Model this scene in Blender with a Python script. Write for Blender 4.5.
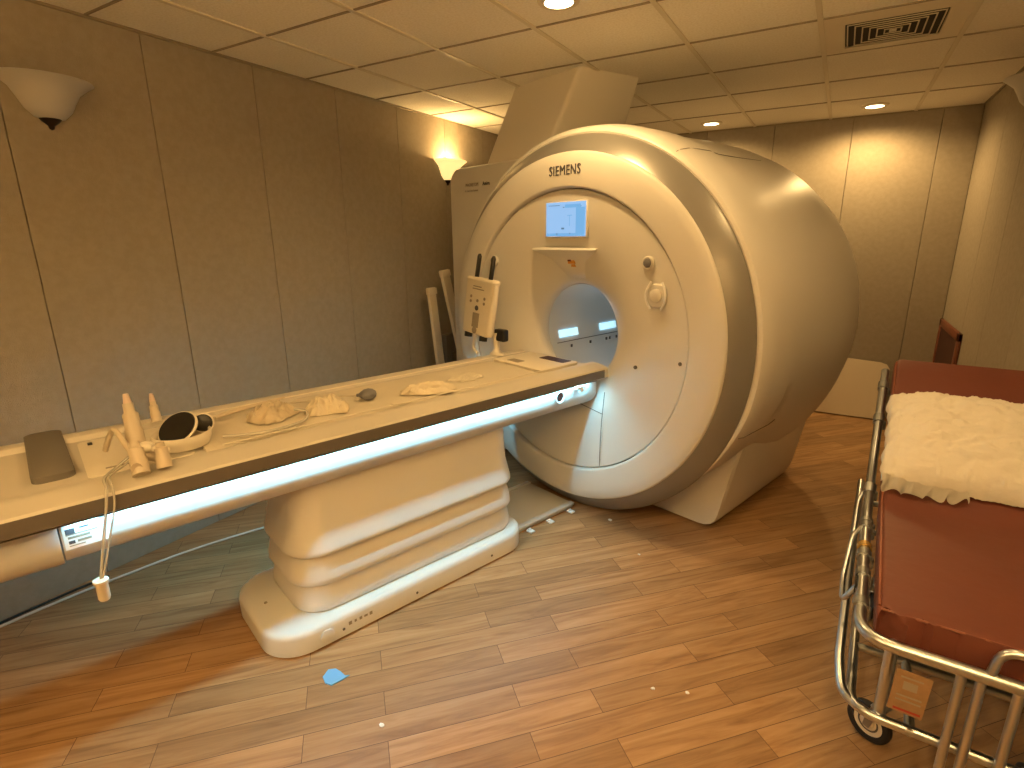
import bpy, bmesh, math, random
from mathutils import Vector, Matrix, noise
PI = math.pi
random.seed(7)
for o in list(bpy.data.objects): bpy.data.objects.remove(o)
scene = bpy.context.scene
col = scene.collection

# ------------------------------------------------------------------ camera
yaw, pitch, roll = 0.533818, 0.263138, -0.0087576
cy_, sy_, cp_, sp_ = math.cos(yaw), math.sin(yaw), math.cos(pitch), math.sin(pitch)
fw = Vector((-sy_*cp_, cy_*cp_, -sp_)); rt = Vector((cy_, sy_, 0)); up = rt.cross(fw)
cr_, sr_ = math.cos(roll), math.sin(roll)
r2 = cr_*rt + sr_*up; u2 = -sr_*rt + cr_*up
cam = bpy.data.cameras.new('camera'); camo = bpy.data.objects.new('camera', cam); col.objects.link(camo)
M = Matrix((r2, u2, -fw)).transposed().to_4x4(); M.translation = Vector((0, 0, 1.63))
camo.matrix_world = M
cam.sensor_width = 36; cam.sensor_fit = 'HORIZONTAL'; cam.lens = 542.7*36/1024; cam.clip_start = 0.02
scene.camera = camo
# ------------------------------------------------------------------ world, exposure
w = bpy.data.worlds.new('world'); scene.world = w; w.use_nodes = True
w.node_tree.nodes['Background'].inputs[0].default_value = (1, .7, .4, 1)
w.node_tree.nodes['Background'].inputs[1].default_value = 0.02
scene.view_settings.view_transform = 'Standard'; scene.view_settings.look = 'None'
scene.view_settings.gamma = 1; scene.view_settings.use_curve_mapping = False
scene.view_settings.exposure = 0.70
WARM = (1.0, 0.62, 0.235)
COOL = (0.27, 0.77, 1.0)
P_DOWN = [(-1.16, 2.38, 8.0), (-1.13, 5.43, 7.5), (0.09, 5.42, 10.5), (-1.16, -0.66, 7.5), (0.09, -0.66, 11), (0.16, 2.38, 4.5)]  # last three lamps are added out of view for soft overall light
P_LED = 5.6
P_BORE = 0.16
P_SCONCE = 12.0

# ------------------------------------------------------------------ helpers
def obj(name, bm, mat, parent=None, smooth=35, mods=None):
    me = bpy.data.meshes.new(name); bmesh.ops.recalc_face_normals(bm, faces=bm.faces[:]); bm.to_mesh(me); bm.free()
    o = bpy.data.objects.new(name, me); col.objects.link(o)
    if isinstance(mat, (list, tuple)):
        for m in mat: me.materials.append(m)
    elif mat: me.materials.append(mat)
    if parent: o.parent = parent
    if smooth is not None:
        for p in me.polygons: p.use_smooth = True
        try: me.set_sharp_from_angle(angle=math.radians(smooth))
        except Exception: pass
    return o
def tag(o, label, cat, group=None, kind=None):
    o['label'] = label; o['category'] = cat
    if group: o['group'] = group
    if kind: o['kind'] = kind
    return o
def thing(name, label, cat, loc=(0, 0, 0), rot=(0, 0, 0), group=None):
    o = bpy.data.objects.new(name, None); col.objects.link(o); o.location = loc; o.rotation_euler = rot
    o.empty_display_size = .1
    return tag(o, label, cat, group)
def struct(name, bm, mat, smooth=None):
    o = obj(name, bm, mat, None, smooth); o['kind'] = 'structure'; return o
def BM(): return bmesh.new()
def box(bm, c, s, r=0, seg=2, rot=None, mi=0):
    g = bmesh.ops.create_cube(bm, size=1); vs = g['verts']
    bmesh.ops.scale(bm, vec=s, verts=vs)
    fs = list({f for v in vs for f in v.link_faces})
    if r > 0:
        es = list({e for v in vs for e in v.link_edges})
        b = bmesh.ops.bevel(bm, geom=es, offset=r, segments=seg, profile=.5, affect='EDGES', clamp_overlap=True)
        fs = list(set(b['faces']) | {f for f in fs if f.is_valid})
        vs = list({v for f in fs for v in f.verts})
    if rot is not None: bmesh.ops.rotate(bm, cent=(0, 0, 0), matrix=rot, verts=vs)
    bmesh.ops.translate(bm, vec=c, verts=vs)
    for f in fs: f.material_index = mi
    return vs
def loft(bm, rings, cap0=True, cap1=True, closed=True, mi=0):
    R = [[bm.verts.new(p) for p in r] for r in rings]
    n = len(R[0])
    for a, b in zip(R, R[1:]):
        for i in range(n if closed else n-1):
            j = (i+1) % n
            f = bm.faces.new((a[i], a[j], b[j], b[i])); f.material_index = mi
    if cap0: f = bm.faces.new(R[0][::-1]); f.material_index = mi
    if cap1: f = bm.faces.new(R[-1]); f.material_index = mi
    return R
def rrect(x0, x1, y0, y1, r, n=8):
    out = []
    for cx, cy, a0 in ((x1-r, y1-r, 0), (x0+r, y1-r, PI/2), (x0+r, y0+r, PI), (x1-r, y0+r, 1.5*PI)):
        for k in range(n+1):
            a = a0 + k*PI/2/n; out.append((cx+r*math.cos(a), cy+r*math.sin(a)))
    return out
def rprism(bm, x0, x1, y0, y1, r, levels, n=8, mi=0):
    """levels: (z, inset)"""
    rings = []
    for z, i in levels:
        rings.append([(x, y, z) for x, y in rrect(x0+i, x1-i, y0+i, y1-i, max(r-i, .002), n)])
    loft(bm, rings, mi=mi)
def lathe(bm, prof, c=(0, 0, 0), axis='Z', n=32, a0=0, a1=2*PI, caps=(False, False), mi=0):
    full = abs(a1-a0-2*PI) < 1e-6
    m = n if full else n+1
    rings = []
    for rr, h in prof:
        ring = []
        for k in range(m):
            a = a0+(a1-a0)*k/n
            if axis == 'Z': p = (c[0]+rr*math.cos(a), c[1]+rr*math.sin(a), c[2]+h)
            elif axis == 'Y': p = (c[0]+rr*math.cos(a), c[1]+h, c[2]+rr*math.sin(a))
            else: p = (c[0]+h, c[1]+rr*math.cos(a), c[2]+rr*math.sin(a))
            ring.append(p)
        rings.append(ring)
    return loft(bm, rings, caps[0], caps[1], closed=full, mi=mi)
def smoothpath(pts, sub=6, closed=False):
    P = [Vector(p) for p in pts]; out = []
    n = len(P)
    for i in range(n if closed else n-1):
        p0 = P[(i-1) % n] if (closed or i > 0) else P[0]
        p1 = P[i]; p2 = P[(i+1) % n]
        p3 = P[(i+2) % n] if (closed or i+2 < n) else P[-1]
        for k in range(sub):
            t = k/sub
            out.append(.5*((2*p1)+(-p0+p2)*t+(2*p0-5*p1+4*p2-p3)*t*t+(-p0+3*p1-3*p2+p3)*t**3))
    if not closed: out.append(P[-1])
    return out
def fillet(pts, r, n=5):
    P = [Vector(p) for p in pts]; out = [P[0]]
    for i in range(1, len(P)-1):
        a, b, c = P[i-1], P[i], P[i+1]
        d1 = (a-b); d2 = (c-b); rr = min(r, d1.length*.49, d2.length*.49)
        p = b+d1.normalized()*rr; q = b+d2.normalized()*rr
        for k in range(n+1):
            t = k/n; out.append((1-t)**2*p+2*t*(1-t)*b+t*t*q)
    out.append(P[-1]); return out
def tube(bm, pts, r, n=10, closed=False, mi=0):
    P = [Vector(p) for p in pts]; m = len(P); rings = []; nrm = None
    rad = r if callable(r) else (lambda t: r)
    for i in range(m):
        t = (P[(i+1) % m]-P[i-1]) if (closed or 0 < i < m-1) else (P[1]-P[0] if i == 0 else P[-1]-P[-2])
        t.normalize()
        if nrm is None:
            nrm = t.orthogonal().normalized()
        else:
            nrm = (nrm - t*nrm.dot(t)).normalized()
        b = t.cross(nrm); R_ = rad(i/max(1, m-1))
        rings.append([P[i]+R_*(math.cos(2*PI*k/n)*nrm+math.sin(2*PI*k/n)*b) for k in range(n)])
    if closed:
        rings.append(rings[0]); loft(bm, rings, False, False, mi=mi); bmesh.ops.remove_doubles(bm, verts=bm.verts[:], dist=1e-6)
    else: loft(bm, rings, mi=mi)
def text_mesh(name, body, size, mat, parent, loc, rot, align='CENTER', ext=.0008, shear=0, off=0.0, sx=1):
    cu = bpy.data.curves.new(name, 'FONT'); cu.body = body; cu.size = size; cu.align_x = align; cu.align_y = 'CENTER'
    cu.space_character = 1.1
    cu.extrude = ext; cu.shear = shear; cu.offset = off; cu.resolution_u = 3
    t = bpy.data.objects.new('tmp', cu); col.objects.link(t)
    dg = bpy.context.evaluated_depsgraph_get(); me = bpy.data.meshes.new_from_object(t.evaluated_get(dg)); me.name = name
    bpy.data.objects.remove(t)
    o = bpy.data.objects.new(name, me); col.objects.link(o); me.materials.clear(); me.materials.append(mat)
    o.parent = parent; o.location = loc; o.rotation_euler = rot; o.scale = (sx, 1, 1)
    return o
def nz(x, y, z=0, s=1): return noise.noise(Vector((x*s, y*s, z*s)))

# ------------------------------------------------------------------ materials
def mat(name, colr, rough=.5, metal=0, bump=None, var=None, spec=.5, emit=None, coat=0, trans=0, sub=0):
    m = bpy.data.materials.new(name); m.use_nodes = True; nt = m.node_tree; b = nt.nodes['Principled BSDF']
    b.inputs['Base Color'].default_value = (*colr, 1); b.inputs['Roughness'].default_value = rough
    b.inputs['Metallic'].default_value = metal; b.inputs['Specular IOR Level'].default_value = spec
    b.inputs['Coat Weight'].default_value = coat; b.inputs['Transmission Weight'].default_value = trans
    if emit: b.inputs['Emission Color'].default_value = (*emit[0], 1); b.inputs['Emission Strength'].default_value = emit[1]
    tc = nt.nodes.new('ShaderNodeTexCoord')
    if bump:
        n = nt.nodes.new('ShaderNodeTexNoise'); n.inputs['Scale'].default_value = bump[0]; n.inputs['Detail'].default_value = 4
        bp = nt.nodes.new('ShaderNodeBump'); bp.inputs['Strength'].default_value = bump[1]; bp.inputs['Distance'].default_value = bump[2] if len(bump) > 2 else .002
        nt.links.new(tc.outputs['Object'], n.inputs['Vector']); nt.links.new(n.outputs['Fac'], bp.inputs['Height']); nt.links.new(bp.outputs[0], b.inputs['Normal'])
    if var:
        n2 = nt.nodes.new('ShaderNodeTexNoise'); n2.inputs['Scale'].default_value = var[0]; n2.inputs['Detail'].default_value = 5
        mx = nt.nodes.new('ShaderNodeMix'); mx.data_type = 'RGBA'
        mx.inputs[6].default_value = (*[c*(1-var[1]) for c in colr], 1); mx.inputs[7].default_value = (*[min(1, c*(1+var[1])) for c in colr], 1)
        nt.links.new(tc.outputs['Object'], n2.inputs['Vector']); nt.links.new(n2.outputs['Fac'], mx.inputs[0]); nt.links.new(mx.outputs[2], b.inputs['Base Color'])
    return m
M_white = mat('gloss_white_shell', (.66, .64, .60), .40, var=(1.5, .03))
M_face = mat('satin_white_face', (.66, .645, .61), .45, var=(1.5, .03))
M_grey = mat('silver_grey_band', (.25, .24, .225), .36, metal=.35)
M_groove = mat('dark_groove', (.12, .11, .10), .7)
M_black = mat('black_plastic', (.012, .011, .010), .35)
M_dark = mat('dark_interior', (.02, .018, .016), .8)
M_table = mat('cream_table_top', (.60, .56, .48), .42, var=(3, .04))
M_lip = mat('shaded_grey_brown', (.135, .120, .105), .5)  # grey-brown, darkened to paint in the shade on the side-facing lip
M_panel = mat('white_side_panel', (.58, .59, .59), .45)
M_cushion = mat('cream_vinyl_cushion', (.66, .60, .48), .5, bump=(9, .5, .01), var=(6, .06))
M_pad = mat('slate_grey_pad', (.16, .145, .125), .7, bump=(300, .3, .001))
M_bore = mat('bore_liner', (.62, .64, .63), .5)
M_bellow = mat('bellows_white', (.74, .73, .70), .45)
M_ink = mat('printed_grey_ink', (.07, .07, .08), .5)
M_inkl = mat('printed_light_ink', (.30, .26, .2), .6)
M_steel = mat('brushed_steel', (.56, .60, .66), .30, metal=1, bump=(60, .15, .001))
M_steel2 = mat('dull_steel', (.38, .40, .42), .45, metal=1)
M_mattress = mat('burgundy_vinyl', (.13, .034, .022), .50, bump=(18, .35, .004), var=(5, .12))
M_sheet = mat('white_crinkled_linen', (.66, .63, .58), .85, bump=(22, .7, .008))
M_cloth = mat('beige_cotton', (.55, .47, .34), .9, bump=(60, .6, .003), var=(8, .12))
M_glove = mat('cream_latex', (.70, .62, .47), .6, bump=(40, .5, .003))
M_rubber = mat('black_rubber', (.02, .02, .02), .6)
M_cream = mat('cream_plastic', (.76, .70, .58), .45)
M_tan = mat('tan_translucent_plastic', (.58, .50, .38), .35)
M_pink = mat('pinkish_plastic_tip', (.66, .52, .44), .4)
M_tubeclear = mat('clear_tubing', (.75, .72, .64), .15, spec=.7, trans=.35)
M_wood = mat('mahogany_wood', (.17, .05, .025), .4, bump=(20, .3, .002), var=(12, .25))
M_wooddark = mat('dark_mahogany_panel', (.05, .012, .009), .5)
M_board = mat('white_laminate_board', (.72, .64, .50), .5, var=(2, .05))
M_duct = mat('painted_duct', (.74, .70, .62), .55)
M_bulb = mat('slate_rubber_bulb', (.17, .17, .19), .55)
M_paper = mat('white_paper', (.85, .85, .85), .8)
M_blue = mat('blue_paper', (.16, .42, .80), .8)
M_kraft = mat('kraft_paper_tag', (.30, .18, .095), .85, var=(60, .25))
M_red = mat('red_print', (.35, .03, .02), .7)
M_gold = mat('amber_sticker', (.65, .30, .05), .5)
M_maroon = mat('maroon_sticker', (.12, .02, .015), .5)
M_cable = mat('white_cable', (.72, .68, .60), .5)
M_trimw = mat('painted_grid_metal', (.66, .61, .50), .5)
M_trimd = mat('brown_trim_shaded_grid', (.26, .22, .16), .6)
M_vent = mat('painted_vent_metal', (.66, .60, .49), .5)
M_ventblade = mat('vent_blade_metal', (.55, .49, .38), .55)
M_shadeoff = mat('frosted_glass_shade', (.50, .49, .48), .4)
M_bronze = mat('dark_bronze', (.03, .018, .012), .4, metal=.6)
M_led = mat('led_strip', (.8, .9, 1), .5, emit=(COOL, 3))
M_boreled = mat('bore_lamp', (.8, .9, 1), .5, emit=((.42, .82, 1.0), .62))
M_lamp = mat('downlight_lens', (1, .9, .7), .5, emit=((1, .80, .45), 7))
M_shadeon = mat('lit_frosted_shade', (.9, .8, .6), .5, emit=((1, .66, .24), .75))
M_screen = mat('screen_blue', (.02, .03, .04), .2, emit=((.30, .53, .86), .62))
M_screen2 = mat('screen_deeper_blue', (.02, .03, .04), .2, emit=((.17, .43, .76), .62))
M_screen3 = mat('screen_dark_mark', (.02, .03, .04), .3, emit=((.06, .16, .27), .6))
M_seam = mat('wall_seam', (.27, .22, .165), .95, spec=.1)

def wall_material():
    m = mat('wall_fabric', (.43, .365, .285), .92, spec=.15); nt = m.node_tree; b = nt.nodes['Principled BSDF']
    tc = [n for n in nt.nodes if n.type == 'TEX_COORD'][0]
    n1 = nt.nodes.new('ShaderNodeTexNoise'); n1.inputs['Scale'].default_value = 260; n1.inputs['Detail'].default_value = 3
    n2 = nt.nodes.new('ShaderNodeTexNoise'); n2.inputs['Scale'].default_value = 28; n2.inputs['Detail'].default_value = 6
    ad = nt.nodes.new('ShaderNodeMath'); ad.operation = 'ADD'
    bp = nt.nodes.new('ShaderNodeBump'); bp.inputs['Strength'].default_value = .55; bp.inputs['Distance'].default_value = .003
    rp = nt.nodes.new('ShaderNodeValToRGB')
    rp.color_ramp.elements[0].position = .35; rp.color_ramp.elements[0].color = (.32, .283, .225, 1)
    rp.color_ramp.elements[1].position = .65; rp.color_ramp.elements[1].color = (.35, .31, .25, 1)
    for n in (n1, n2): nt.links.new(tc.outputs['Object'], n.inputs['Vector'])
    nt.links.new(n1.outputs['Fac'], ad.inputs[0]); nt.links.new(n2.outputs['Fac'], ad.inputs[1])
    nt.links.new(ad.outputs[0], bp.inputs['Height']); nt.links.new(bp.outputs[0], b.inputs['Normal'])
    nt.links.new(n2.outputs['Fac'], rp.inputs[0]); nt.links.new(rp.outputs[0], b.inputs['Base Color'])
    return m
M_wall = wall_material()
def ceiling_material():
    m = mat('mineral_fibre_tile', (.66, .62, .53), .95, spec=.1); nt = m.node_tree; b = nt.nodes['Principled BSDF']
    tc = [n for n in nt.nodes if n.type == 'TEX_COORD'][0]
    n1 = nt.nodes.new('ShaderNodeTexNoise'); n1.inputs['Scale'].default_value = 90; n1.inputs['Detail'].default_value = 6
    n2 = nt.nodes.new('ShaderNodeTexNoise'); n2.inputs['Scale'].default_value = 2.2; n2.inputs['Detail'].default_value = 4
    rp = nt.nodes.new('ShaderNodeValToRGB')
    rp.color_ramp.elements[0].position = .3; rp.color_ramp.elements[0].color = (.82, .78, .68, 1)
    rp.color_ramp.elements[1].position = .6; rp.color_ramp.elements[1].color = (.93, .90, .82, 1)
    ml = nt.nodes.new('ShaderNodeMix'); ml.data_type = 'RGBA'; ml.blend_type = 'MULTIPLY'; ml.inputs[0].default_value = .15
    bp = nt.nodes.new('ShaderNodeBump'); bp.inputs['Strength'].default_value = .6; bp.inputs['Distance'].default_value = .003
    for n in (n1, n2): nt.links.new(tc.outputs['Object'], n.inputs['Vector'])
    nt.links.new(n1.outputs['Fac'], rp.inputs[0]); nt.links.new(rp.outputs[0], ml.inputs[6]); nt.links.new(n2.outputs['Color'], ml.inputs[7])
    nt.links.new(n2.outputs['Fac'], ml.inputs[7])
    nt.links.new(ml.outputs[2], b.inputs['Base Color']); nt.links.new(n1.outputs['Fac'], bp.inputs['Height']); nt.links.new(bp.outputs[0], b.inputs['Normal'])
    return m
M_ceil = ceiling_material()
def floor_material():
    m = mat('oak_planks', (.3, .2, .1), .42, spec=.4); nt = m.node_tree; b = nt.nodes['Principled BSDF']; L = nt.links.new
    tc = [n for n in nt.nodes if n.type == 'TEX_COORD'][0]
    mp = nt.nodes.new('ShaderNodeMapping'); mp.inputs['Rotation'].default_value = (0, 0, -math.radians(90-43))
    L(tc.outputs['Object'], mp.inputs['Vector'])
    br = nt.nodes.new('ShaderNodeTexBrick'); br.offset = .37; br.offset_frequency = 2
    br.inputs['Scale'].default_value = 1; br.inputs['Brick Width'].default_value = .74; br.inputs['Row Height'].default_value = .108
    br.inputs['Mortar Size'].default_value = .0011; br.inputs['Mortar Smooth'].default_value = .1; br.inputs['Bias'].default_value = 0
    br.inputs['Color1'].default_value = (0, 0, 0, 1); br.inputs['Color2'].default_value = (1, 1, 1, 1); br.inputs['Mortar'].default_value = (.5, .5, .5, 1)
    L(mp.outputs[0], br.inputs['Vector'])
    # grain: noise stretched along the plank, shifted per plank
    sx = nt.nodes.new('ShaderNodeMapping'); sx.inputs['Scale'].default_value = (2.2, 26, 1); L(mp.outputs[0], sx.inputs['Vector'])
    sc = nt.nodes.new('ShaderNodeVectorMath'); sc.operation = 'SCALE'; sc.inputs['Scale'].default_value = 13; L(br.outputs['Color'], sc.inputs[0])
    av = nt.nodes.new('ShaderNodeVectorMath'); av.operation = 'ADD'; L(sx.outputs[0], av.inputs[0]); L(sc.outputs[0], av.inputs[1])
    g = nt.nodes.new('ShaderNodeTexNoise'); g.inputs['Scale'].default_value = 1; g.inputs['Detail'].default_value = 7; g.inputs['Roughness'].default_value = .62; g.inputs['Distortion'].default_value = .9
    L(av.outputs[0], g.inputs['Vector'])
    rp = nt.nodes.new('ShaderNodeValToRGB'); e = rp.color_ramp.elements
    e[0].position = .30; e[0].color = (.25, .130, .055, 1); e[1].position = .72; e[1].color = (.47, .295, .148, 1)
    k = e.new(.5); k.color = (.375, .215, .098, 1)
    L(g.outputs['Fac'], rp.inputs[0])
    hv = nt.nodes.new('ShaderNodeHueSaturation'); 
    mr = nt.nodes.new('ShaderNodeMapRange'); mr.inputs[3].default_value = .82; mr.inputs[4].default_value = 1.16; L(br.outputs['Color'], mr.inputs[0])
    L(mr.outputs[0], hv.inputs['Value']); L(rp.outputs[0], hv.inputs['Color'])
    mx = nt.nodes.new('ShaderNodeMix'); mx.data_type = 'RGBA'; mx.inputs[7].default_value = (.10, .05, .025, 1)
    L(br.outputs['Fac'], mx.inputs[0]); L(hv.outputs[0], mx.inputs[6]); L(mx.outputs[2], b.inputs['Base Color'])
    bp = nt.nodes.new('ShaderNodeBump'); bp.inputs['Strength'].default_value = .25; bp.inputs['Distance'].default_value = .002
    L(g.outputs['Fac'], bp.inputs['Height']); L(bp.outputs[0], b.inputs['Normal'])
    rr = nt.nodes.new('ShaderNodeMapRange'); rr.inputs[3].default_value = .52; rr.inputs[4].default_value = .36; L(g.outputs['Fac'], rr.inputs[0]); L(rr.outputs[0], b.inputs['Roughness'])
    return m
M_floor = floor_material()

# ------------------------------------------------------------------ room shell
XL, XR, YB, YF, ZC = -3.02, .82, 5.82, -1.9, 2.60
bm = BM(); box(bm, ((XL+XR)/2, (YB+YF)/2, -.05), (XR-XL+.4, YB-YF+.4, .1)); struct('floor', bm, M_floor)
bm = BM(); box(bm, ((XL+XR)/2, (YB+YF)/2, ZC+.05), (XR-XL+.4, YB-YF+.4, .1)); struct('ceiling', bm, M_ceil)
def panel_wall(name, a, b, seams, nrm, axis):
    """fabric panels side by side with narrow joints; a..b span, plane at fixed coordinate"""
    bm = BM(); S = [a]+seams+[b]; g = .0035
    fx = {'left': XL, 'right': XR, 'back': YB, 'front': YF}[nrm]; sg = {'left': -1, 'right': 1, 'back': 1, 'front': -1}[nrm]
    for p, q in zip(S, S[1:]):
        c = (p+q)/2; wd = q-p-g
        if axis == 'y': box(bm, (fx+sg*.02, c, ZC/2), (.04, wd, ZC), .002, 1)
        else: box(bm, (c, fx+sg*.02, ZC/2), (wd, .04, ZC), .002, 1)
    c = (a+b)/2
    if axis == 'y': box(bm, (fx+sg*.05, c, ZC/2), (.04, b-a+.1, ZC), mi=1)
    else: box(bm, (c, fx+sg*.05, ZC/2), (b-a+.1, .04, ZC), mi=1)
    return struct(name, bm, [M_wall, M_seam], 30)
panel_wall('wall_left', YF, YB, [-1.3, -.72, -.13, .45, 1.04, 1.635, 2.23, 2.835, 3.43, 4.02, 4.61, 5.2], 'left', 'y')
panel_wall('wall_right', YF, YB, [-1.1, -.5, .1, .7, 1.3, 1.9, 2.5, 3.1, 3.72, 4.35, 4.95], 'right', 'y')
panel_wall('wall_back', XL, XR, [-2.4, -1.83, -1.24, -.65, -.04, .57], 'back', 'x')
panel_wall('wall_front', XL, XR, [-2.3, -1.7, -1.1, -.5, .1], 'front', 'x')
# ceiling grid
GX = [-2.57, -1.975, -1.395, -.82, -.215, .385]
GY = [-1.6, -1.0, -.42, .19, .80, 1.41, 1.995, 2.60, 3.215, 3.83, 4.46, 5.11]
bm = BM()
for x in GX: box(bm, (x, (YB+YF)/2, ZC-.003), (.024, YB-YF, .008), .0015, 1)
struct('trim_1', bm, M_trimw, 30); bm = BM()
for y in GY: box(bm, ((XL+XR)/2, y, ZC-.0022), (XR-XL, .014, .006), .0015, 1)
struct('trim_3', bm, M_trimd, 30)  # cross bars coloured darker to paint in the shadow lines of the grid
bm = BM()
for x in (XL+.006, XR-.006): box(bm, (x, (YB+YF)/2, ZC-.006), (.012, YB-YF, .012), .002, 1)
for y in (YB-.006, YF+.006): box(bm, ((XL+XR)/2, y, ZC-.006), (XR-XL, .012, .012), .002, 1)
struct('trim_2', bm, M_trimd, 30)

# ------------------------------------------------------------------ lights in the ceiling
def add_light(name, kind, loc, power, colr, size=.1, rot=(0, 0, 0), sy=None, parent=None, spot=None, blend=.5):
    l = bpy.data.lights.new(name, kind); l.energy = power; l.color = colr
    if kind == 'AREA':
        l.size = size
        if sy: l.shape = 'RECTANGLE'; l.size_y = sy
        if 'led' in name: l.spread = math.radians(165)
    else: l.shadow_soft_size = size
    if spot: l.spot_size = spot; l.spot_blend = blend
    o = bpy.data.objects.new(name, l); col.objects.link(o); o.location = loc; o.rotation_euler = rot
    if parent: o.parent = parent
    return o
LAB = ['recessed round ceiling downlight over the scanner table, cut by the top edge', 'recessed round ceiling downlight near back wall, left one, above the scanner shell',
       'recessed round ceiling downlight near back wall, right one, below the air vent', 'added unseen ceiling downlight behind the viewer, left', 'added unseen ceiling downlight behind the viewer, right', 'added unseen ceiling downlight above the stretcher']
for i, (x, y, p) in enumerate(P_DOWN):
    t = thing('ceiling_downlight', LAB[i], 'ceiling light', (x, y, ZC), group='recessed ceiling downlights')
    bm = BM(); lathe(bm, [(.062, -.012), (.075, -.006), (.088, -.009), (.092, -.003), (.092, 0)], n=40); obj('trim_ring', bm, M_vent, t, 60)
    bm = BM(); lathe(bm, [(.0, -.006), (.03, -.008), (.062, -.011)], n=40); bmesh.ops.remove_doubles(bm, verts=bm.verts[:], dist=1e-5); obj('lens', bm, M_lamp, t, 60)
    add_light('downlight_beam', 'SPOT', (0, 0, -.03), p*4, WARM, .05, (0, 0, 0), parent=t, spot=math.radians(165), blend=.6)
# vent
vx0, vx1, vy0, vy1 = -.205, .375, 3.225, 3.82
t = thing('ceiling_vent', 'square metal ceiling air vent with nested rectangular louvres', 'air vent', ((vx0+vx1)/2, (vy0+vy1)/2, ZC))
hw, hh = (vx1-vx0)/2, (vy1-vy0)/2
def frame_rings(bm, w1, h1, z1, w2, h2, z2, th=.003):
    r = [[(-w1, -h1, z1), (w1, -h1, z1), (w1, h1, z1), (-w1, h1, z1)], [(-w2, -h2, z2), (w2, -h2, z2), (w2, h2, z2), (-w2, h2, z2)],
         [(-w2, -h2, z2+th), (w2, -h2, z2+th), (w2, h2, z2+th), (-w2, h2, z2+th)], [(-w1, -h1, z1+th), (w1, -h1, z1+th), (w1, h1, z1+th), (-w1, h1, z1+th)]]
    r.append(r[0]); loft(bm, r, False, False); bmesh.ops.remove_doubles(bm, verts=bm.verts[:], dist=1e-6)
bm = BM(); frame_rings(bm, hw, hh, -.004, .20, .195, -.010, .004); obj('vent_frame', bm, M_vent, t, None)
bm = BM(); box(bm, (0, 0, -.0015), (.40, .39, .001)); obj('vent_backing', bm, M_dark, t, None)
for k in range(6):
    a = .192-k*.031; bm = BM(); frame_rings(bm, a, a*.97, -.014, a-.006, (a-.006)*.97, -.014, .003); obj('louvre', bm, M_ventblade, t, None)
bm = BM(); box(bm, (0, 0, -.012), (.03, .03, .004), .001, 1); obj('louvre_cap', bm, M_vent, t, None)

# ------------------------------------------------------------------ wall sconces
def sconce(loc, facing, label, lit, pw=None):
    """half bowl on a wall; local +x points into the room"""
    t = thing('wall_sconce', label, 'wall lamp', loc, (0, 0, facing), group='bowl wall sconces')
    prof = [(.02, -.135), (.055, -.125), (.085, -.095), (.105, -.055), (.125, -.02), (.165, .012), (.182, .022), (.178, .027), (.16, .020), (.118, -.012), (.098, -.05), (.078, -.09), (.05, -.118), (.015, -.128)]
    bm = BM(); lathe(bm, prof, (0, 0, 0), n=36, a0=-PI/2, a1=PI/2)
    bmesh.ops.scale(bm, vec=(.92, 1, 1), verts=bm.verts[:]); o = obj('lamp_shade', bm, M_shadeon if lit else M_shadeoff, t, 50)
    bm = BM(); lathe(bm, [(.001, -.172), (.009, -.168), (.012, -.155), (.032, -.140), (.042, -.128), (.030, -.124), (.001, -.124)], (0, 0, 0), n=20, a0=-PI/2, a1=PI/2); obj('finial', bm, M_bronze, t, 50)
    bm = BM(); box(bm, (.005, 0, -.03), (.010, .10, .16), .003, 2); obj('wall_plate', bm, M_bronze, t, 40)
    if lit:
        bm = BM(); bmesh.ops.create_uvsphere(bm, u_segments=16, v_segments=12, radius=.028); bmesh.ops.translate(bm, vec=(.07, 0, -.03), verts=bm.verts[:])
        obj('bulb', bm, M_lamp, t, 60)
        add_light('sconce_light', 'POINT', (.075, 0, .0), pw or P_SCONCE, WARM, .04, parent=t)
    return t
sconce((XL, 1.20, 2.27), 0, 'unlit frosted glass bowl sconce on the left wall near the viewer', False)
sconce((XL, 4.04, 2.245), 0, 'lit glowing bowl sconce on the left wall beside the scanner', True)
sconce((XR, 4.22, 2.42), PI, 'bowl sconce on the right wall, cut by the picture edge', False)

sconce((XR, .25, 2.10), PI, 'added unseen lit bowl sconce on the right wall beside the viewer', True, 135)  # added out of view to throw soft light up at the ceiling
sconce((-1.6, YF, 2.10), PI/2, 'added unseen lit bowl sconce on the wall behind the viewer', True, 135)  # second added lamp, unseen; its bounce lifts the ambient light

# ------------------------------------------------------------------ scanner
A = math.radians(16.5); S0, D0 = -2.08, 2.33
org = Vector((math.cos(A)*S0+math.sin(A)*D0, -math.sin(A)*S0+math.cos(A)*D0, 0))
G = thing('mri_scanner', 'large round white MRI scanner with a grey ring band and lit bore', 'scanner', org, (0, 0, -A))
CZ = 1.086; N = 120
def ring_y(r, y, cx=0, cz=CZ, n=N, zmin=None):
    out = []
    for k in range(n):
        a = 2*PI*k/n; z = cz+r*math.sin(a)
        if zmin is not None: z = max(z, zmin)
        out.append((cx+r*math.cos(a), y, z))
    return out
BX, BZ, BR, BY = -.05, 1.075, .288, .21
def fprof(prof, bm, mi=0):
    rings = []
    for r, y in prof:
        t = min(1, max(0, (r-BR)/(.79-BR))); cx = BX*(1-t); cz = BZ+(CZ-BZ)*t
        rings.append(ring_y(r, y, cx, cz))
    loft(bm, rings, False, False, mi=mi)
bm = BM(); fprof([(.797, .05), (.797, .022), (.792, .016), (.72, .022), (.62, .032), (.52, .052), (.44, .085), (.38, .125), (.33, .168), (.30, .200), (.292, .222), (BR, .25)], bm); obj('face_disc', bm, M_face, G, 40)
bm = BM(); fprof([(.802, .05), (.795, .05)], bm); obj('face_groove', bm, M_groove, G)
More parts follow.
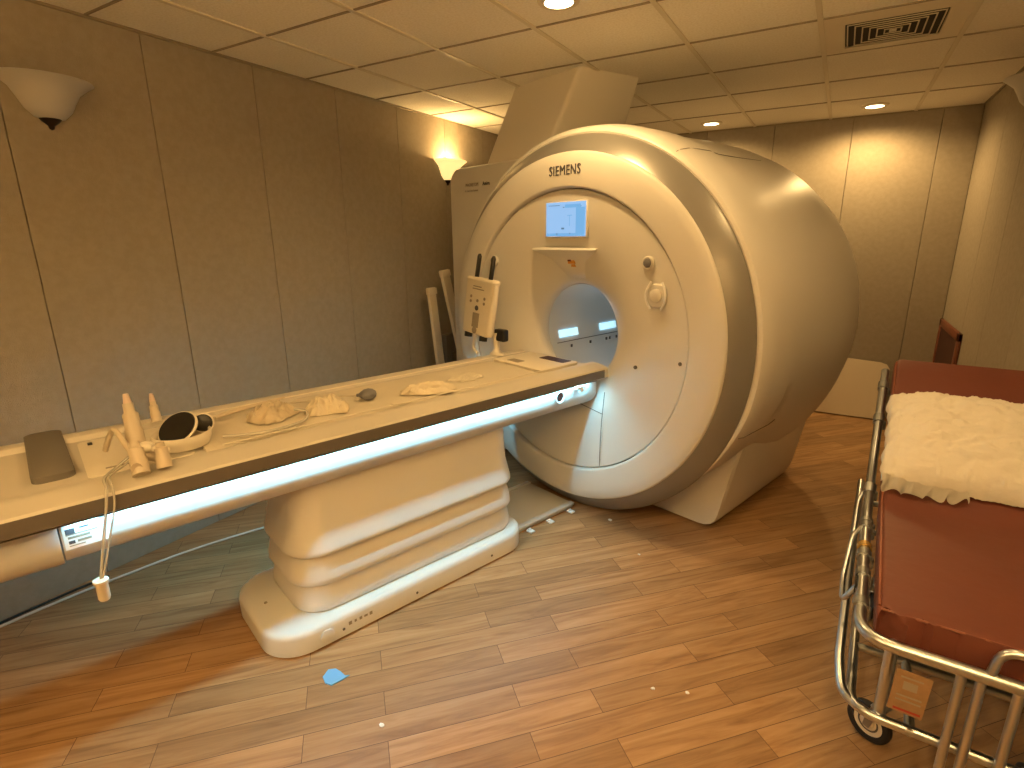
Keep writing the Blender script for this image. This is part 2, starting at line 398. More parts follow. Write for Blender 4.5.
bm = BM()
loft(bm, [ring_y(r, y) for r, y in [(.802, .052), (.802, .006), (.806, -.004), (.815, -.007), (.93, -.003), (.975, .002), (.984, .008), (.987, .018), (.987, .05)]], False, False); obj('front_ring', bm, M_white, G, 50)
bm = BM()
loft(bm, [ring_y(r, y, zmin=.012) for r, y in [(.984, .05), (.986, .016), (1.0, .024), (1.04, .058), (1.072, .090), (1.079, .10), (1.079, .125)]], False, False); obj('ring_band', bm, M_grey, G, 50)
# body shell
bm = BM()
prof = [(1.078, .125), (1.078, .104), (1.088, .100), (1.104, .106), (1.116, .13), (1.124, .22), (1.127, .40), (1.127, .434), (1.120, .442), (1.118, .56), (1.122, .75), (1.128, .95), (1.128, 1.20), (1.114, 1.40), (1.08, 1.57), (1.02, 1.69), (.92, 1.77), (.72, 1.82), (.30, 1.83)]
def body_ring(r, y):
    out = []; cz = CZ+.012*min(1, max(0, (y-.1)*8))
    for k in range(N):
        a = 2*PI*k/N; d = min(1, max(0, (-math.sin(a)-.25)/.45)); rr = r-max(0, r-1.064)*d*(1 if y < .5 else max(0, 1-(y-.5)*3))
        out.append((rr*math.cos(a), y, max(.014, cz+rr*math.sin(a)-.012*d)))
    return out
loft(bm, [body_ring(r, y) for r, y in prof], False, False); obj('body_shell', bm, M_white, G, 40)
# joints on the shell: radial seam and side seam
def arc_line(bm, r, y, a0, a1, th=.0025, n=40):
    tube(bm, [(r*math.cos(a0+(a1-a0)*k/n), y, CZ+r*math.sin(a0+(a1-a0)*k/n)) for k in range(n+1)], th, 6)
bm = BM()
def seam(a, ys_):
    import bisect
    pts = []
    for y in ys_:
        for (r0, y0), (r1, y1) in zip(prof[3:], prof[4:]):
            if y0 <= y <= y1: r = r0+(r1-r0)*(y-y0)/(y1-y0)
        pts.append(((r+.0006)*math.cos(a), y, CZ+.012*min(1, (y-.1)*8)+(r+.0006)*math.sin(a)))
    bm = BM(); tube(bm, pts, .0018, 6); obj('shell_seam', bm, M_groove, G)
seam(math.radians(57), [.11, .14, .2, .3, .4, .5, .7, .85, 1.0])
seam(-.36, [.11, .14, .2, .3, .4, .5])
# foot
bm = BM()
def footring(y, ins=0):
    pts = [(-.62, .012), (.73, .012), (.77, .016), (.805, .030), (.828, .055), (.842, .09), (.955-ins, .64), (.945-ins, .70), (.86, .74), (-.62, .70)]
    return [(x if x < 0 else x-ins, y, z) for x, z in pts]
loft(bm, [footring(.43, .03), footring(.405, .008), footring(.42, 0)][1:2]+[footring(.425, 0), footring(1.40, 0), footring(1.52, .02), footring(1.56, .06)])
obj('foot', bm, M_white, G, 25)
# electronics cover on the left
bm = BM()
prof2 = [(p[0], p[1]) for p in rrect(-1.46, -.42, .03, 2.135, .14, 8)]
loft(bm, [[(x*(1)+.0, .33, z) for x, z in [(max(min(x, -.43), -1.45), min(max(z, .04), 2.125)) for x, z in prof2]], [(x, .345, z) for x, z in prof2], [(x, 1.5, z) for x, z in prof2]])
obj('side_cover', bm, M_white, G, 40)
# tapering duct to the ceiling
bm = BM()
top = [(-.845, .43), (-.24, .40), (-.15, .88), (-.83, .92)]
bot = [(-1.22, .42), (-.60, .40), (-.36, .88), (-1.1, .92)]
def q_round(q, z, r=.03):
    P = [Vector((x, y, z)) for x, y in q]; out = []
    for i in range(4):
        a_, b_, c_ = P[i-1], P[i], P[(i+1) % 4]
        p = b_+(a_-b_).normalized()*r; s = b_+(c_-b_).normalized()*r
        for k in range(5):
            t_ = k/4; out.append((1-t_)**2*p+2*t_*(1-t_)*b_+t_*t_*s)
    return out
loft(bm, [q_round(bot, 2.02), q_round(top, ZC)]); obj('duct_cover', bm, M_duct, G, 30)
# bore
bm = BM()
rings = [ring_y(BR, .23, BX, BZ, 64), ring_y(BR-.004, .26, BX, BZ, 64), ring_y(BR-.004, 1.55, BX, BZ, 64), ring_y(BR+.05, 1.70, BX, BZ, 64)]
loft(bm, rings, False, False); o = obj('bore_liner', bm, M_bore, G, 50)
bm = BM(); tube(bm, ring_y(BR-.001, .245, BX, BZ, 64), .005, 8, closed=True); obj('bore_rim', bm, M_panel, G, 60)
for y0, y1 in ((.335, .525), (.765, .955)):
    bm = BM(); r = BR-.007; rings = []
    for y in (y0, y1): rings.append([(BX+r*math.cos(PI+.24-q*.028), y, BZ+r*math.sin(PI+.24-q*.028)) for q in range(-3, 4)])
    fl = [[(x+.004, y, z) for x, y, z in rg] for rg in rings]
    loft(bm, [rings[0], rings[1], fl[1], fl[0], rings[0]], False, False, closed=False)
    bmesh.ops.remove_doubles(bm, verts=bm.verts[:], dist=1e-6); obj('bore_light', bm, M_boreled, G, 40)
bm = BM()
zc = -.12; xr = BX-math.sqrt((BR-.006)**2-zc*zc)
tube(bm, [(xr+.003, .3, BZ+zc), (xr+.003, 1.5, BZ+zc)], .0025, 6); obj('bore_rail', bm, M_groove, G)
for y in (.42, .62, .80, .84, .92):
    bm = BM(); box(bm, (BX-math.sqrt(.28**2-.15**2)+.004, y, BZ-.15), (.008, .016, .02), .002, 1); obj('bore_socket', bm, M_groove, G)
add_light('bore_lamp_left', 'AREA', (BX-.255, .65, BZ), P_BORE, (.72, .90, 1.0), .03, (0, -PI/2, 0), .6, parent=G)
add_light('bore_lamp_right', 'AREA', (BX+.255, .65, BZ), P_BORE, (.72, .90, 1.0), .03, (0, PI/2, 0), .6, parent=G)
# vertical joint lines of the lower face
bm = BM()
tube(bm, [(.292, .040, .79), (.292, .022, .62), (.292, .016, .50), (.292, .017, .35)], .0022, 6)
tube(bm, [(-.17, .045, .76), (.06, .032, .70), (.292, .024, .665)], .0022, 6); obj('face_joint', bm, M_groove, G)
# display
bm = BM(); box(bm, (0, .026, 1.726), (.306, .018, .196), .006, 3); obj('display_bezel', bm, M_face, G, 40)
scr = BM(); box(scr, (0, .0165, 1.726), (.290, .004, .182), .001, 1); scr = obj('display_screen', scr, M_screen, G)
def sbox(x, z, w_, h_, m):
    bm = BM(); box(bm, ((x+.022)*.945, .0138, 1.726+(z-1.730)*.9), (w_*.94, .0012, h_*.9)); return obj('display_icon', bm, m, scr, None)
sbox(.092, 1.722, .066, .15, M_screen2); sbox(-.022, 1.64, .290, .016, M_screen2); sbox(.035, 1.806, .12, .020, M_screen2)
sbox(.012, 1.72, .003, .06, M_screen2); sbox(.012, 1.752, .035, .004, M_screen2); sbox(-.04, 1.676, .022, .010, M_screen3)
sbox(-.085, 1.643, .012, .010, M_screen3); sbox(.015, 1.645, .010, .008, M_screen3); sbox(-.035, 1.80, .012, .005, M_screen3); sbox(.072, 1.803, .010, .004, M_screen3); sbox(.094, 1.803, .010, .004, M_screen3); sbox(-.11, 1.812, .09, .004, M_screen3)
# visor ledge below the display: wide top edge, tapering down into the funnel
bm = BM()
rings = []
for z, wl, wr, y in ((1.574, .255, .185, .040), (1.569, .272, .202, .006), (1.562, .274, .204, .000), (1.555, .266, .196, .006), (1.54, .235, .170, .030), (1.515, .195, .135, .056), (1.48, .165, .108, .084), (1.44, .14, .085, .118), (1.40, .12, .065, .155)):
    rings.append([(-wl+(wl+wr)*k/16, y+.03*(abs(k-8)/8)**3, z) for k in range(17)]+[(wr, y+.14, z), (-wl, y+.14, z)])
loft(bm, rings); obj('display_ledge', bm, M_face, G, 50)
bm = BM(); box(bm, (.004, .072, 1.500), (.046, .014, .030), 0); box(bm, (-.008, .064, 1.506), (.024, .004, .016), 0, mi=1); box(bm, (.004, .090, 1.478), (.026, .014, .022), 0); obj('warning_sticker', bm, [M_gold, M_maroon], G, None)
# writing
FR = (PI/2, 0, 0)
text_mesh('maker_lettering', 'SIEMENS', .072, M_ink, G, (.008, -.006, 1.975), FR, ext=.003, off=.0, sx=.775)
text_mesh('model_lettering', 'MAGNETOM', .034, M_inkl, G, (-1.19, .327, 2.005), FR, ext=.0008, sx=.72)
text_mesh('model_lettering', 'Amira', .034, M_ink, G, (-1.03, .327, 2.005), FR, ext=.0008, off=.0012, sx=.85)
text_mesh('model_lettering', 'A Tim+Dot System', .020, M_inkl, G, (-1.195, .327, 1.965), FR, ext=.0006, sx=.85)
# controls on the face
def knobY(bm, c, prof, n=28, mi=0): lathe(bm, prof, c, 'Y', n, mi=mi)
for (x, z, big) in ((.545, 1.505, 0), (.606, 1.350, 1), (-.60, 1.49, 0)):
    if not big:
        bm = BM(); knobY(bm, (x, .028, z), [(.034, 0), (.034, -.016), (.028, -.022), (.022, -.020)]); k = obj('call_button', bm, M_white, G, 40)
        bm = BM(); knobY(bm, (x, .028, z), [(.021, -.012), (.020, -.026), (.012, -.030), (.0005, -.031)]); obj('button_cap', bm, M_bulb, k, 40)
    else:
        bm = BM(); rprism(bm, -.045, .045, -.058, .058, .03, [(0, 0), (.012, 0), (.018, .006)], 6)
        bmesh.ops.rotate(bm, cent=(0, 0, 0), matrix=Matrix.Rotation(PI/2, 3, 'X'), verts=bm.verts[:]); bmesh.ops.translate(bm, vec=(x, .026, z), verts=bm.verts[:]); k = obj('control_dial', bm, M_white, G, 40)
        bm = BM(); knobY(bm, (x, .026, z), [(.034, -.010), (.033, -.028), (.028, -.032), (.012, -.034), (.0005, -.034)]); obj('dial_cap', bm, M_face, k, 40)
        bm = BM()
        for sg in (-1, 1): tube(bm, smoothpath([(x+sg*.030, .006, z+.066), (x+sg*.048, .001, z+.034), (x+sg*.055, -.001, z), (x+sg*.048, .001, z-.034), (x+sg*.030, .006, z-.066)], 5), .0055, 8)
        obj('dial_guard', bm, M_paper, k, 50)
for x, z in ((.485, .965), (.755, 1.03), (-.63, .95)):
    bm = BM(); knobY(bm, (x, .022 if x > .5 else .044, z), [(.010, 0), (.010, -.006), (.0005, -.008)], 12); obj('screw_cap', bm, M_groove, G, 40)

# ------------------------------------------------------------------ patient table
T = thing('patient_table', 'long white scanner table on a stacked pedestal, glowing under its edge', 'patient table', org, (0, 0, -A-.021))
TC = -.14
def prof_top():
    R_ = [(.19, .845), (.228, .847), (.236, .853), (.236, .900), (.231, .908), (.165, .923), (.150, .925), (.122, .925), (.112, .922), (.102, .906)]
    return R_+[(2*TC-x, z) for x, z in R_[::-1]]
def run(bm, prof, ys): loft(bm, [[(TC+(x-TC)*s, y-(max(0, .236-x)*.125 if y > 0 else 0), z) for x, z in prof] for y, s in ys])
bm = BM(); run(bm, prof_top(), [(-3.20, .9), (-3.17, .97), (-3.1, 1), (.13, 1), (.145, .995)]); obj('table_top', bm, M_table, T, 30)
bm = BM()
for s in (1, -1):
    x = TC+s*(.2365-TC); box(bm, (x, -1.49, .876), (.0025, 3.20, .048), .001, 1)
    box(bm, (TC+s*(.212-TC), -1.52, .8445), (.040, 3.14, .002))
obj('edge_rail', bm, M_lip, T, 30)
R_ = [(.165, .846), (.188, .845), (.190, .770), (.190, .748), (.184, .735), (.166, .710), (.150, .700)]
prof_side = R_+[(2*TC-x, z) for x, z in R_[::-1]]
bm = BM(); run(bm, prof_side, [(-2.330, 1), (.09, 1), (.11, .98)]); obj('side_panel', bm, M_panel, T, 30)
R_ = [(.165, .846), (.188, .845), (.193, .790), (.193, .750), (.182, .722), (.155, .695), (.11, .682)]
prof_end = R_+[(2*TC-x, z) for x, z in R_[::-1]]
bm = BM(); loft(bm, [[(TC+(x-TC)*s, y, zb+(z-zb)*s2) for x, z in prof_end] for y, s, s2, zb in ((-3.12, .80, .6, .846), (-3.0, .93, .9, .846), (-2.8, .99, 1, .846), (-2.334, 1, 1, .846))]); obj('end_panel', bm, M_panel, T, 30)
for s in (1, -1):
    bm = BM(); x = TC+s*(.2045-TC); box(bm, (x, -1.135, .841), (.010, 2.34, .004), .001, 1); obj('led_strip', bm, M_led, T)
    add_light('table_led', 'AREA', (TC+s*(.2045-TC), -1.135, .8365), P_LED*(1 if s > 0 else .7), COOL, .008, (0, s*.02, 0), 2.34, parent=T)
# rating label
lab = BM(); box(lab, (.1905, -2.270, .793), (.0012, .110, .086)); lab = obj('rating_label', lab, M_paper, T, None)
for (y, z, w_, h_) in ((-2.215, .806, .030, .018), (-2.17, .812, .03, .006), (-2.18, .796, .10, .004), (-2.19, .786, .07, .007), (-2.215, .771, .02, .010), (-2.175, .772, .045, .007), (-2.107, .826, .025, .006), (-2.20, .760, .05, .003)):
    bm = BM(); box(bm, (.1914, (y+2.165)*.75-2.270, z), (.0006, w_*.75, h_)); obj('label_print', bm, M_inkl if w_ > .04 else M_ink, lab, None)
# socket details near the bore
bm = BM(); lathe(bm, [(.026, 0), (.034, .003), (.036, .008), (.032, .011), (.026, .008), (.025, .002)], (.190, -.215, .793), 'X', 28); k = obj('cable_socket', bm, M_paper, T, 50)
bm = BM(); lathe(bm, [(.0265, .004), (.001, .002)], (.190, -.215, .793), 'X', 24); obj('socket_hole', bm, M_wooddark, k, 50)
bm = BM(); box(bm, (.204, -.075, .822), (.028, .050, .016), .004, 2); box(bm, (.210, -.055, .806), (.014, .026, .022), .004, 2); obj('latch', bm, M_paper, T)
bm = BM(); box(bm, (.191, -.015, .820), (.004, .036, .026), .002, 1); obj('side_switch', bm, M_inkl, T)
# top inserts
bm = BM()
ys = [-1.9+i*.03 for i in range(56)]
nx = 22
def cush(x, y):
    z = .9075+.009*math.cos((x-TC)/.215*PI/2)**.5 if abs(x-TC) < .2149 else .9065
    z += .003*nz(x*3, y*2.2, 1, 2)+.0045*abs(math.sin(y*14+x*9+2*nz(x, y, 0, 4)))*(1 if y < -1.35 else .15)
    z -= .003*math.exp(-((x-TC-.12)/.006)**2)+.003*math.exp(-((x-TC+.12)/.006)**2)
    return z
rings = []
for y in ys:
    r = [(TC-.215+.43*i/nx, y, cush(TC-.215+.43*i/nx, y)) for i in range(nx+1)]
    rings.append(r+[(TC+.215, y, .904), (TC-.215, y, .904)])
loft(bm, rings); obj('table_cushion', bm, M_cushion, T, 60)
bm = BM()
rprism(bm, TC-.205, TC+.205, -.235, .075, .01, [(.904, 0), (.922, 0), (.925, .004)], 3)
obj('head_rest_tray', bm, M_cream, T, 40)
bm = BM(); rprism(bm, TC-.03, TC+.17, -.02, .062, .012, [(.9245, 0), (.9262, 0)], 4); obj('tray_opening', bm, M_wooddark, T, 40)
bm = BM(); rprism(bm, TC-.12, TC-.02, -.20, -.14, .01, [(.9245, 0), (.9262, 0)], 4); obj('tray_slot', bm, M_inkl, T, 40)
bm = BM()
for sg in (-1, 1):
    box(bm, (TC+sg*.225, -.9, .9265), (.006, 1.9, .004), .001, 1)
    box(bm, (TC+sg*.262, -1.0, .918), (.004, 2.1, .010), .001, 1)
obj('guide_track', bm, M_cream, T)
bm = BM(); box(bm, (TC+.225, -1.12, .9285), (.030, .09, .006), .002, 2); obj('track_clip', bm, M_cushion, T)
# foot end: recessed tray and grey hand pad
bm = BM()
pts = rrect(-.565, -.025, -2.375, -2.265, .03, 6)
pts = [(x, y+.018*(x+.3), 0) for x, y in pts]
loft(bm, [[(x, y, .906) for x, y, _ in pts], [(x, y, .926) for x, y, _ in pts], [(TC-.14+(x-TC+.14)*.98, -2.32+(y+2.32)*.92, .929) for x, y, _ in pts]])
bmesh.ops.translate(bm, vec=(.03, 0, 0), verts=bm.verts[:])
obj('grey_pad', bm, M_pad, T, 40)
bm = BM(); rprism(bm, TC-.21, TC+.20, -2.235, -1.93, .02, [(.9055, 0), (.9095, 0), (.9105, .003)], 5); obj('foot_tray', bm, M_cream, T, 40)
bm = BM(); box(bm, (TC-.16, -2.20, .913), (.02, .014, .006), .001, 1); obj('tray_button', bm, M_black, T)
bm = BM(); box(bm, (TC+.15, -2.14, .9115), (.010, .09, .003), .001, 1); obj('tray_slit', bm, M_inkl, T)
# pedestal
PX0, PX1 = -.335, .150
tiers = [[(.375, .006), (.379, -.002), (.388, -.005), (.400, -.004), (.44, .006), (.50, .020), (.58, .027), (.70, .03)],
         [(.240, .010), (.244, .002), (.252, -.002), (.270, -.001), (.31, .006), (.36, .022), (.42, .03)],
         [(.112, .020), (.116, .012), (.126, .006), (.150, .006), (.19, .012), (.24, .026), (.28, .03)]]
for k, lv in enumerate(tiers):
    bm = BM(); rprism(bm, PX0, PX1, -1.67, -.47, .14, lv, 10); obj('pedestal_cover', bm, M_bellow, T, 50)
bm = BM(); rprism(bm, -.37, .204, -1.815, -.44, .16, [(.004, .010), (.010, .002), (.085, 0), (.098, .003), (.107, .011), (.111, .025), (.112, .05)], 12); obj('pedestal_base', bm, M_bellow, T, 50)
bm = BM(); rprism(bm, -.35, .184, -1.79, -.46, .14, [(.0005, 0), (.006, 0)], 12); obj('base_shadow_gap', bm, M_black, T, 50)  # black layer painting the shadow gap between base and floor
bm = BM(); lathe(bm, [(.030, 0), (.030, .004), (.026, .006), (.001, .007)], (.2035, -1.60, .052), 'X', 28); obj('base_badge', bm, M_bellow, T, 40)
for y in (-1.53, -1.17, -.72):
    bm = BM(); lathe(bm, [(.006, 0), (.006, .002), (.0005, .0025)], (.2035, y, .045), 'X', 12); obj('base_screw', bm, M_groove, T)
bm = BM(); lathe(bm, [(.008, 0), (.006, .004), (.0005, .005)], (-.10, -1.74, .111), 'Z', 14); obj('base_pin', bm, M_inkl, T)
bm = BM()
for k, (w_, h_) in enumerate(((.014, .016), (.010, .012), (.012, .014), (.016, .010), (.013, .016))): box(bm, (.2045, -1.50+k*.024, .060), (.0008, w_, h_))
obj('base_print', bm, M_inkl, T, None)
# rail between pedestal and gantry
bm = BM(); box(bm, (-.12, -.215, .016), (.40, .51, .030), .004, 2); box(bm, (.075, -.215, .030), (.035, .51, .018), .004, 2); box(bm, (-.315, -.215, .030), (.035, .51, .018), .004, 2); obj('floor_channel', bm, M_panel, T, 40)
for y in (-.36, -.20, -.02):
    bm = BM(); box(bm, (.118, y, .008), (.042, .034, .010), .002, 1); box(bm, (.110, y, .016), (.014, .020, .008), .002, 1); obj('floor_clip', bm, M_paper, T)

A2 = A+.021
def L(x, y, z=0): return org+Vector((math.cos(A2)*x+math.sin(A2)*y, -math.sin(A2)*x+math.cos(A2)*y, z))
ROT = (0, 0, -A2)

# ------------------------------------------------------------------ things on the table
# round coil with four pegs
HX, HY = -.035, -1.95
t = thing('head_coil', 'round cream ring coil with dark mirror disc and tapered pegs on the table', 'imaging coil', L(HX, HY, .9185), ROT)
bm = BM(); lathe(bm, [(.068, .0), (.086, .003), (.094, .024), (.096, .046), (.092, .051), (.086, .047), (.082, .026), (.076, .012), (.068, .008)], n=48)
bmesh.ops.remove_doubles(bm, verts=bm.verts[:], dist=1e-6); obj('coil_ring', bm, M_cream, t, 50)
RD = Matrix.Rotation(math.radians(34), 3, 'X') @ Matrix.Rotation(math.radians(24), 3, 'Y')
def disc(bm, prof, n=40): lathe(bm, prof, (0, 0, 0), n=n); bmesh.ops.rotate(bm, cent=(0, 0, 0), matrix=RD, verts=bm.verts[:]); bmesh.ops.translate(bm, vec=(-.012, -.004, .058), verts=bm.verts[:])
bm = BM(); disc(bm, [(.0005, -.004), (.062, -.004), (.070, .0), (.072, .006), (.066, .010)]); k = obj('disc_rim', bm, M_cream, t, 50)
bm = BM(); disc(bm, [(.066, .0092), (.064, .012), (.030, .009), (.0005, .008)]); obj('dark_disc', bm, M_black, k, 50)
RD = Matrix.Rotation(math.radians(74), 3, 'Y') @ Matrix.Rotation(.3, 3, 'X')
def side(bm, prof): lathe(bm, prof, n=28); bmesh.ops.rotate(bm, cent=(0, 0, 0), matrix=RD, verts=bm.verts[:]); bmesh.ops.translate(bm, vec=(-.02, .078, .060), verts=bm.verts[:])
bm = BM(); side(bm, [(.0005, -.010), (.030, -.010), (.036, -.004), (.037, .008), (.032, .012)]); k = obj('side_lens', bm, M_cream, t, 50)
bm = BM(); side(bm, [(.032, .0115), (.028, .014), (.0005, .013)]); obj('side_lens_glass', bm, M_black, k, 50)
PEG = (((-.025, -2.085), .165, -.045, .029, .022), ((.200, -2.110), .095, -.045, .026, .018), ((-.365, -1.975), .080, -.018, .019, .013), ((.185, -2.045), .080, -.018, .023, .017))
for i, ((x, y), h_, lean, r0_, r1_) in enumerate(PEG):
    c = Vector((x-HX, y-HY, .012)); bm = BM()
    tube(bm, [c, c+Vector((lean*.06, 0, h_*.04)), c+Vector((lean*.45, 0, h_*.45)), c+Vector((lean*.5, 0, h_*.50)), c+Vector((lean*.78, 0, h_*.78)), c+Vector((lean*.82, 0, h_*.82)), c+Vector((lean, 0, h_))],
         lambda q: r0_-(r0_-r1_)*q*.5-(r1_*.12 if q > .45 else 0)-(r1_*.30 if q > .75 else 0), 14)
    k = obj('peg', bm, M_tan, t, 50)
    if i in (0, 2):
        bm = BM(); tube(bm, [c+Vector((lean, 0, h_-.002)), c+Vector((lean*1.15, 0, h_+.018)), c+Vector((lean*1.2, 0, h_+.032))], lambda q: (.013-.005*q)*(1 if i == 0 else .8), 12); obj('peg_tip', bm, M_pink, k, 50)
bm = BM()
def hp(x, y, z): return (x-HX, y-HY, z)
tube(bm, smoothpath([hp(-.02, -2.085, .04), hp(.05, -2.09, .035), hp(.12, -2.10, .04), hp(.21, -2.12, .04)], 5), .016, 10)
obj('peg_arm', bm, M_tan, t, 50)
bm = BM(); tube(bm, smoothpath([hp(.10, -2.10, .04), hp(.14, -2.06, .035), hp(.19, -2.045, .035)], 5), .013, 10); obj('peg_arm', bm, M_tan, t, 50)
bm = BM(); tube(bm, smoothpath([hp(-.10, -2.17, .02), hp(-.05, -2.14, .10), hp(.04, -2.12, .06), hp(.12, -2.11, .04)], 5), .009, 10); obj('peg_arm', bm, M_tan, t, 50)
for ax, ay, az, r_ in ((.04, -2.07, .045, .022), (.10, -2.08, .06, .020), (.09, -2.03, .035, .018), (.13, -2.05, .060, .014)):
    bm = BM(); bmesh.ops.create_uvsphere(bm, u_segments=14, v_segments=10, radius=r_, matrix=Matrix.Translation(hp(ax, ay, az)) @ Matrix.Diagonal((1, 1.25, .9, 1)))
    obj('arm_joint', bm, M_cream, t, 50)
# cables of the coil
def cable(name, pts, r, m, label, cat, sub=8, group=None, n=8):
    o0 = Vector(pts[0]); bm = BM(); tube(bm, [p-o0 for p in smoothpath(pts, sub)], r, n); o = obj(name, bm, m, None, 60); o.location = o0; return tag(o, label, cat, group)
cable('coil_cable', [L(-.20, -1.80, .945), L(-.23, -1.70, .948), L(-.24, -1.62, .95), L(-.22, -1.55, .955)], .0065, M_tan, 'tan cable running from the round coil under the crumpled cloth', 'cable')
cable('coil_cable', [L(-.24, -1.80, .935), L(-.285, -1.72, .938), L(-.30, -1.60, .94), L(-.27, -1.50, .955)], .005, M_tan, 'thin tan cable behind the crumpled cloth, nearest the wall side', 'cable')
cable('clear_tube', [L(.02, -1.83, .935), L(.07, -1.74, .935), L(.08, -1.64, .935), L(.05, -1.54, .938), L(-.03, -1.50, .945), L(-.08, -1.53, .95)], .006, M_tubeclear, 'clear tube looping across the cushion to the crumpled cloth', 'tube')
# dangling tube with a connector
t = thing('hanging_lead', 'clear twin lead dangling over the table edge with a white plug', 'lead', L(.05, -2.12, .92), ROT)
def tl(x, y, z): return (x-.05, y+2.12, z-.92)
bm = BM(); tube(bm, smoothpath([tl(.08, -2.11, .965), tl(.13, -2.16, .950), tl(.18, -2.20, .940), tl(.245, -2.205, .930), tl(.262, -2.215, .88), tl(.262, -2.235, .79), tl(.262, -2.258, .69), tl(.262, -2.264, .655)], 7), .0042, 8); obj('lead_wire', bm, M_tubeclear, t, 60)
bm = BM(); tube(bm, smoothpath([tl(.09, -2.10, .962), tl(.14, -2.15, .948), tl(.18, -2.188, .941), tl(.247, -2.190, .931), tl(.264, -2.195, .88), tl(.264, -2.220, .79), tl(.263, -2.250, .69), tl(.262, -2.262, .655)], 7), .0030, 8); obj('lead_wire', bm, M_tubeclear, t, 60)
bm = BM(); lathe(bm, [(.0005, 0), (.013, .001), (.016, .010), (.016, .052), (.018, .056), (.020, .062), (.020, .068), (.007, .072), (.0005, .072)], tl(.262, -2.265, .592), 'Z', 18); obj('lead_plug', bm, M_cream, t, 50)
# crumpled cloths
def crumple(name, c, lx, ly, h_, seed, m, label, cat, rot=0, ridge=1.0, shape=None, nx=54, ny=38):
    bm = BM(); rows = []
    for j in range(ny+1):
        row = []
        for i in range(nx+1):
            u, v = i/nx*2-1, j/ny*2-1
            wob = 1+.28*nz(u*1.6+seed, v*1.6, seed)+.10*nz(u*5+seed, v*5, seed)
            x = u*lx*wob*(1-.18*v*v); y = v*ly*wob*(1-.25*u*u)
            e = max(0, 1-max(abs(u), abs(v))**4)
            f = abs(nz(u*2.2+3*seed, v*3.5, seed*.7, 1.2)); g = abs(nz(u*5-seed, v*6+2, seed, 1.0))
            z = .002+h_*e*(.25+1.6*(1-f*3 if f < .33 else 0)*ridge*.28+.35*g+.55*abs(math.sin(u*3.1+v*2.2+seed+2.2*nz(u, v, seed, 1.3)))+.45*(shape(u, v) if shape else math.exp(-(u*u+v*v)*1.5)))
            row.append((x, y, z))
        rows.append(row)
    top = [[bm.verts.new(p) for p in r] for r in rows]; bt = [[bm.verts.new((p[0], p[1], max(0, p[2]-.003) if 0 < j < ny and 0 < i < nx else 0)) for i, p in enumerate(r)] for j, r in enumerate(rows)]
    for j in range(ny):
        for i in range(nx):
            bm.faces.new((top[j][i], top[j][i+1], top[j+1][i+1], top[j+1][i])); bm.faces.new((bt[j][i], bt[j+1][i], bt[j+1][i+1], bt[j][i+1]))
    per = [(0, i) for i in range(nx)]+[(j, nx) for j in range(ny)]+[(ny, i) for i in range(nx, 0, -1)]+[(j, 0) for j in range(ny, 0, -1)]
    for a_, b_ in zip(per, per[1:]+per[:1]):
        bm.faces.new((top[a_[0]][a_[1]], bt[a_[0]][a_[1]], bt[b_[0]][b_[1]], top[b_[0]][b_[1]]))
    o = obj(name, bm, m, None, 80); o.location = c; o.rotation_euler = (0, 0, rot); return tag(o, label, cat)
crumple('crumpled_cloth', L(-.14, -1.60, .923), .08, .10, .036, 1.3, M_cloth, 'bunched brown-beige cloth on the table cushion, nearest the round coil', 'cloth', -A+.5)
crumple('crumpled_cloth', L(-.06, -1.40, .922), .075, .085, .042, 4.1, M_glove, 'pale beige rumpled cloth between the bunched cloth and the grey bulb', 'cloth', -A-.3)
crumple('crumpled_cloth', L(-.02, -.92, .920), .06, .135, .026, 7.7, M_glove, 'pale beige crumpled cloth past the grey bulb, nearest the bore', 'cloth', -A-.45)
crumple('folded_cloth', L(-.10, -.62, .919), .06, .10, .010, 9.2, M_cushion, 'flat cream cloth lying on the table near the bore', 'cloth', -A)
# squeeze bulb
bm = BM(); lathe(bm, [(.0005, -.038), (.016, -.034), (.028, -.020), (.032, -.002), (.028, .018), (.016, .034), (.009, .042), (.008, .052), (.0005, .053)], (0, 0, 0), 'X', 24)
bmesh.ops.scale(bm, vec=(1, 1, .85), verts=bm.verts[:]); bulb = obj('squeeze_bulb', bm, M_bulb, None, 60); bulb.location = L(-.09, -1.19, .945); bulb.rotation_euler = (0, .05, -A-2.2)
tag(bulb, 'slate grey rubber squeeze bulb lying on the table cushion', 'squeeze bulb')
cable('bulb_tube', [L(-.13, -1.225, .937), L(-.20, -1.30, .930), L(-.22, -1.42, .930), L(-.20, -1.50, .945)], .003, M_tan, 'thin tan tube leading from the grey bulb', 'tube')
# wireless unit on its post
t = thing('wireless_monitor', 'cream handheld wireless unit with two black antennas at the bore', 'monitor unit', L(-.45, -.18, .925), ROT)
def wl(x, y, z): return (x+.45, y+.18, z-.925)
bm = BM()
b0 = [(p[0], p[1]) for p in rrect(-.135, .135, -.03, .03, .024, 5)]
loft(bm, [[(x*s, y*s, z) for x, y in b0] for z, s in ((-.172, .90), (-.166, .97), (-.155, 1), (.150, 1), (.152, 1.02), (.160, 1.03), (.168, 1.0), (.174, .93))])
RM = Matrix.Rotation(math.radians(5), 3, 'Y') @ Matrix.Rotation(math.radians(-6), 3, 'X'); cc = Vector(wl(-.52, -.18, 1.220))
def setb(bm): bmesh.ops.rotate(bm, cent=(0, 0, 0), matrix=RM, verts=bm.verts[:]); bmesh.ops.translate(bm, vec=cc, verts=bm.verts[:])
setb(bm); k = obj('unit_case', bm, M_cream, t, 50)
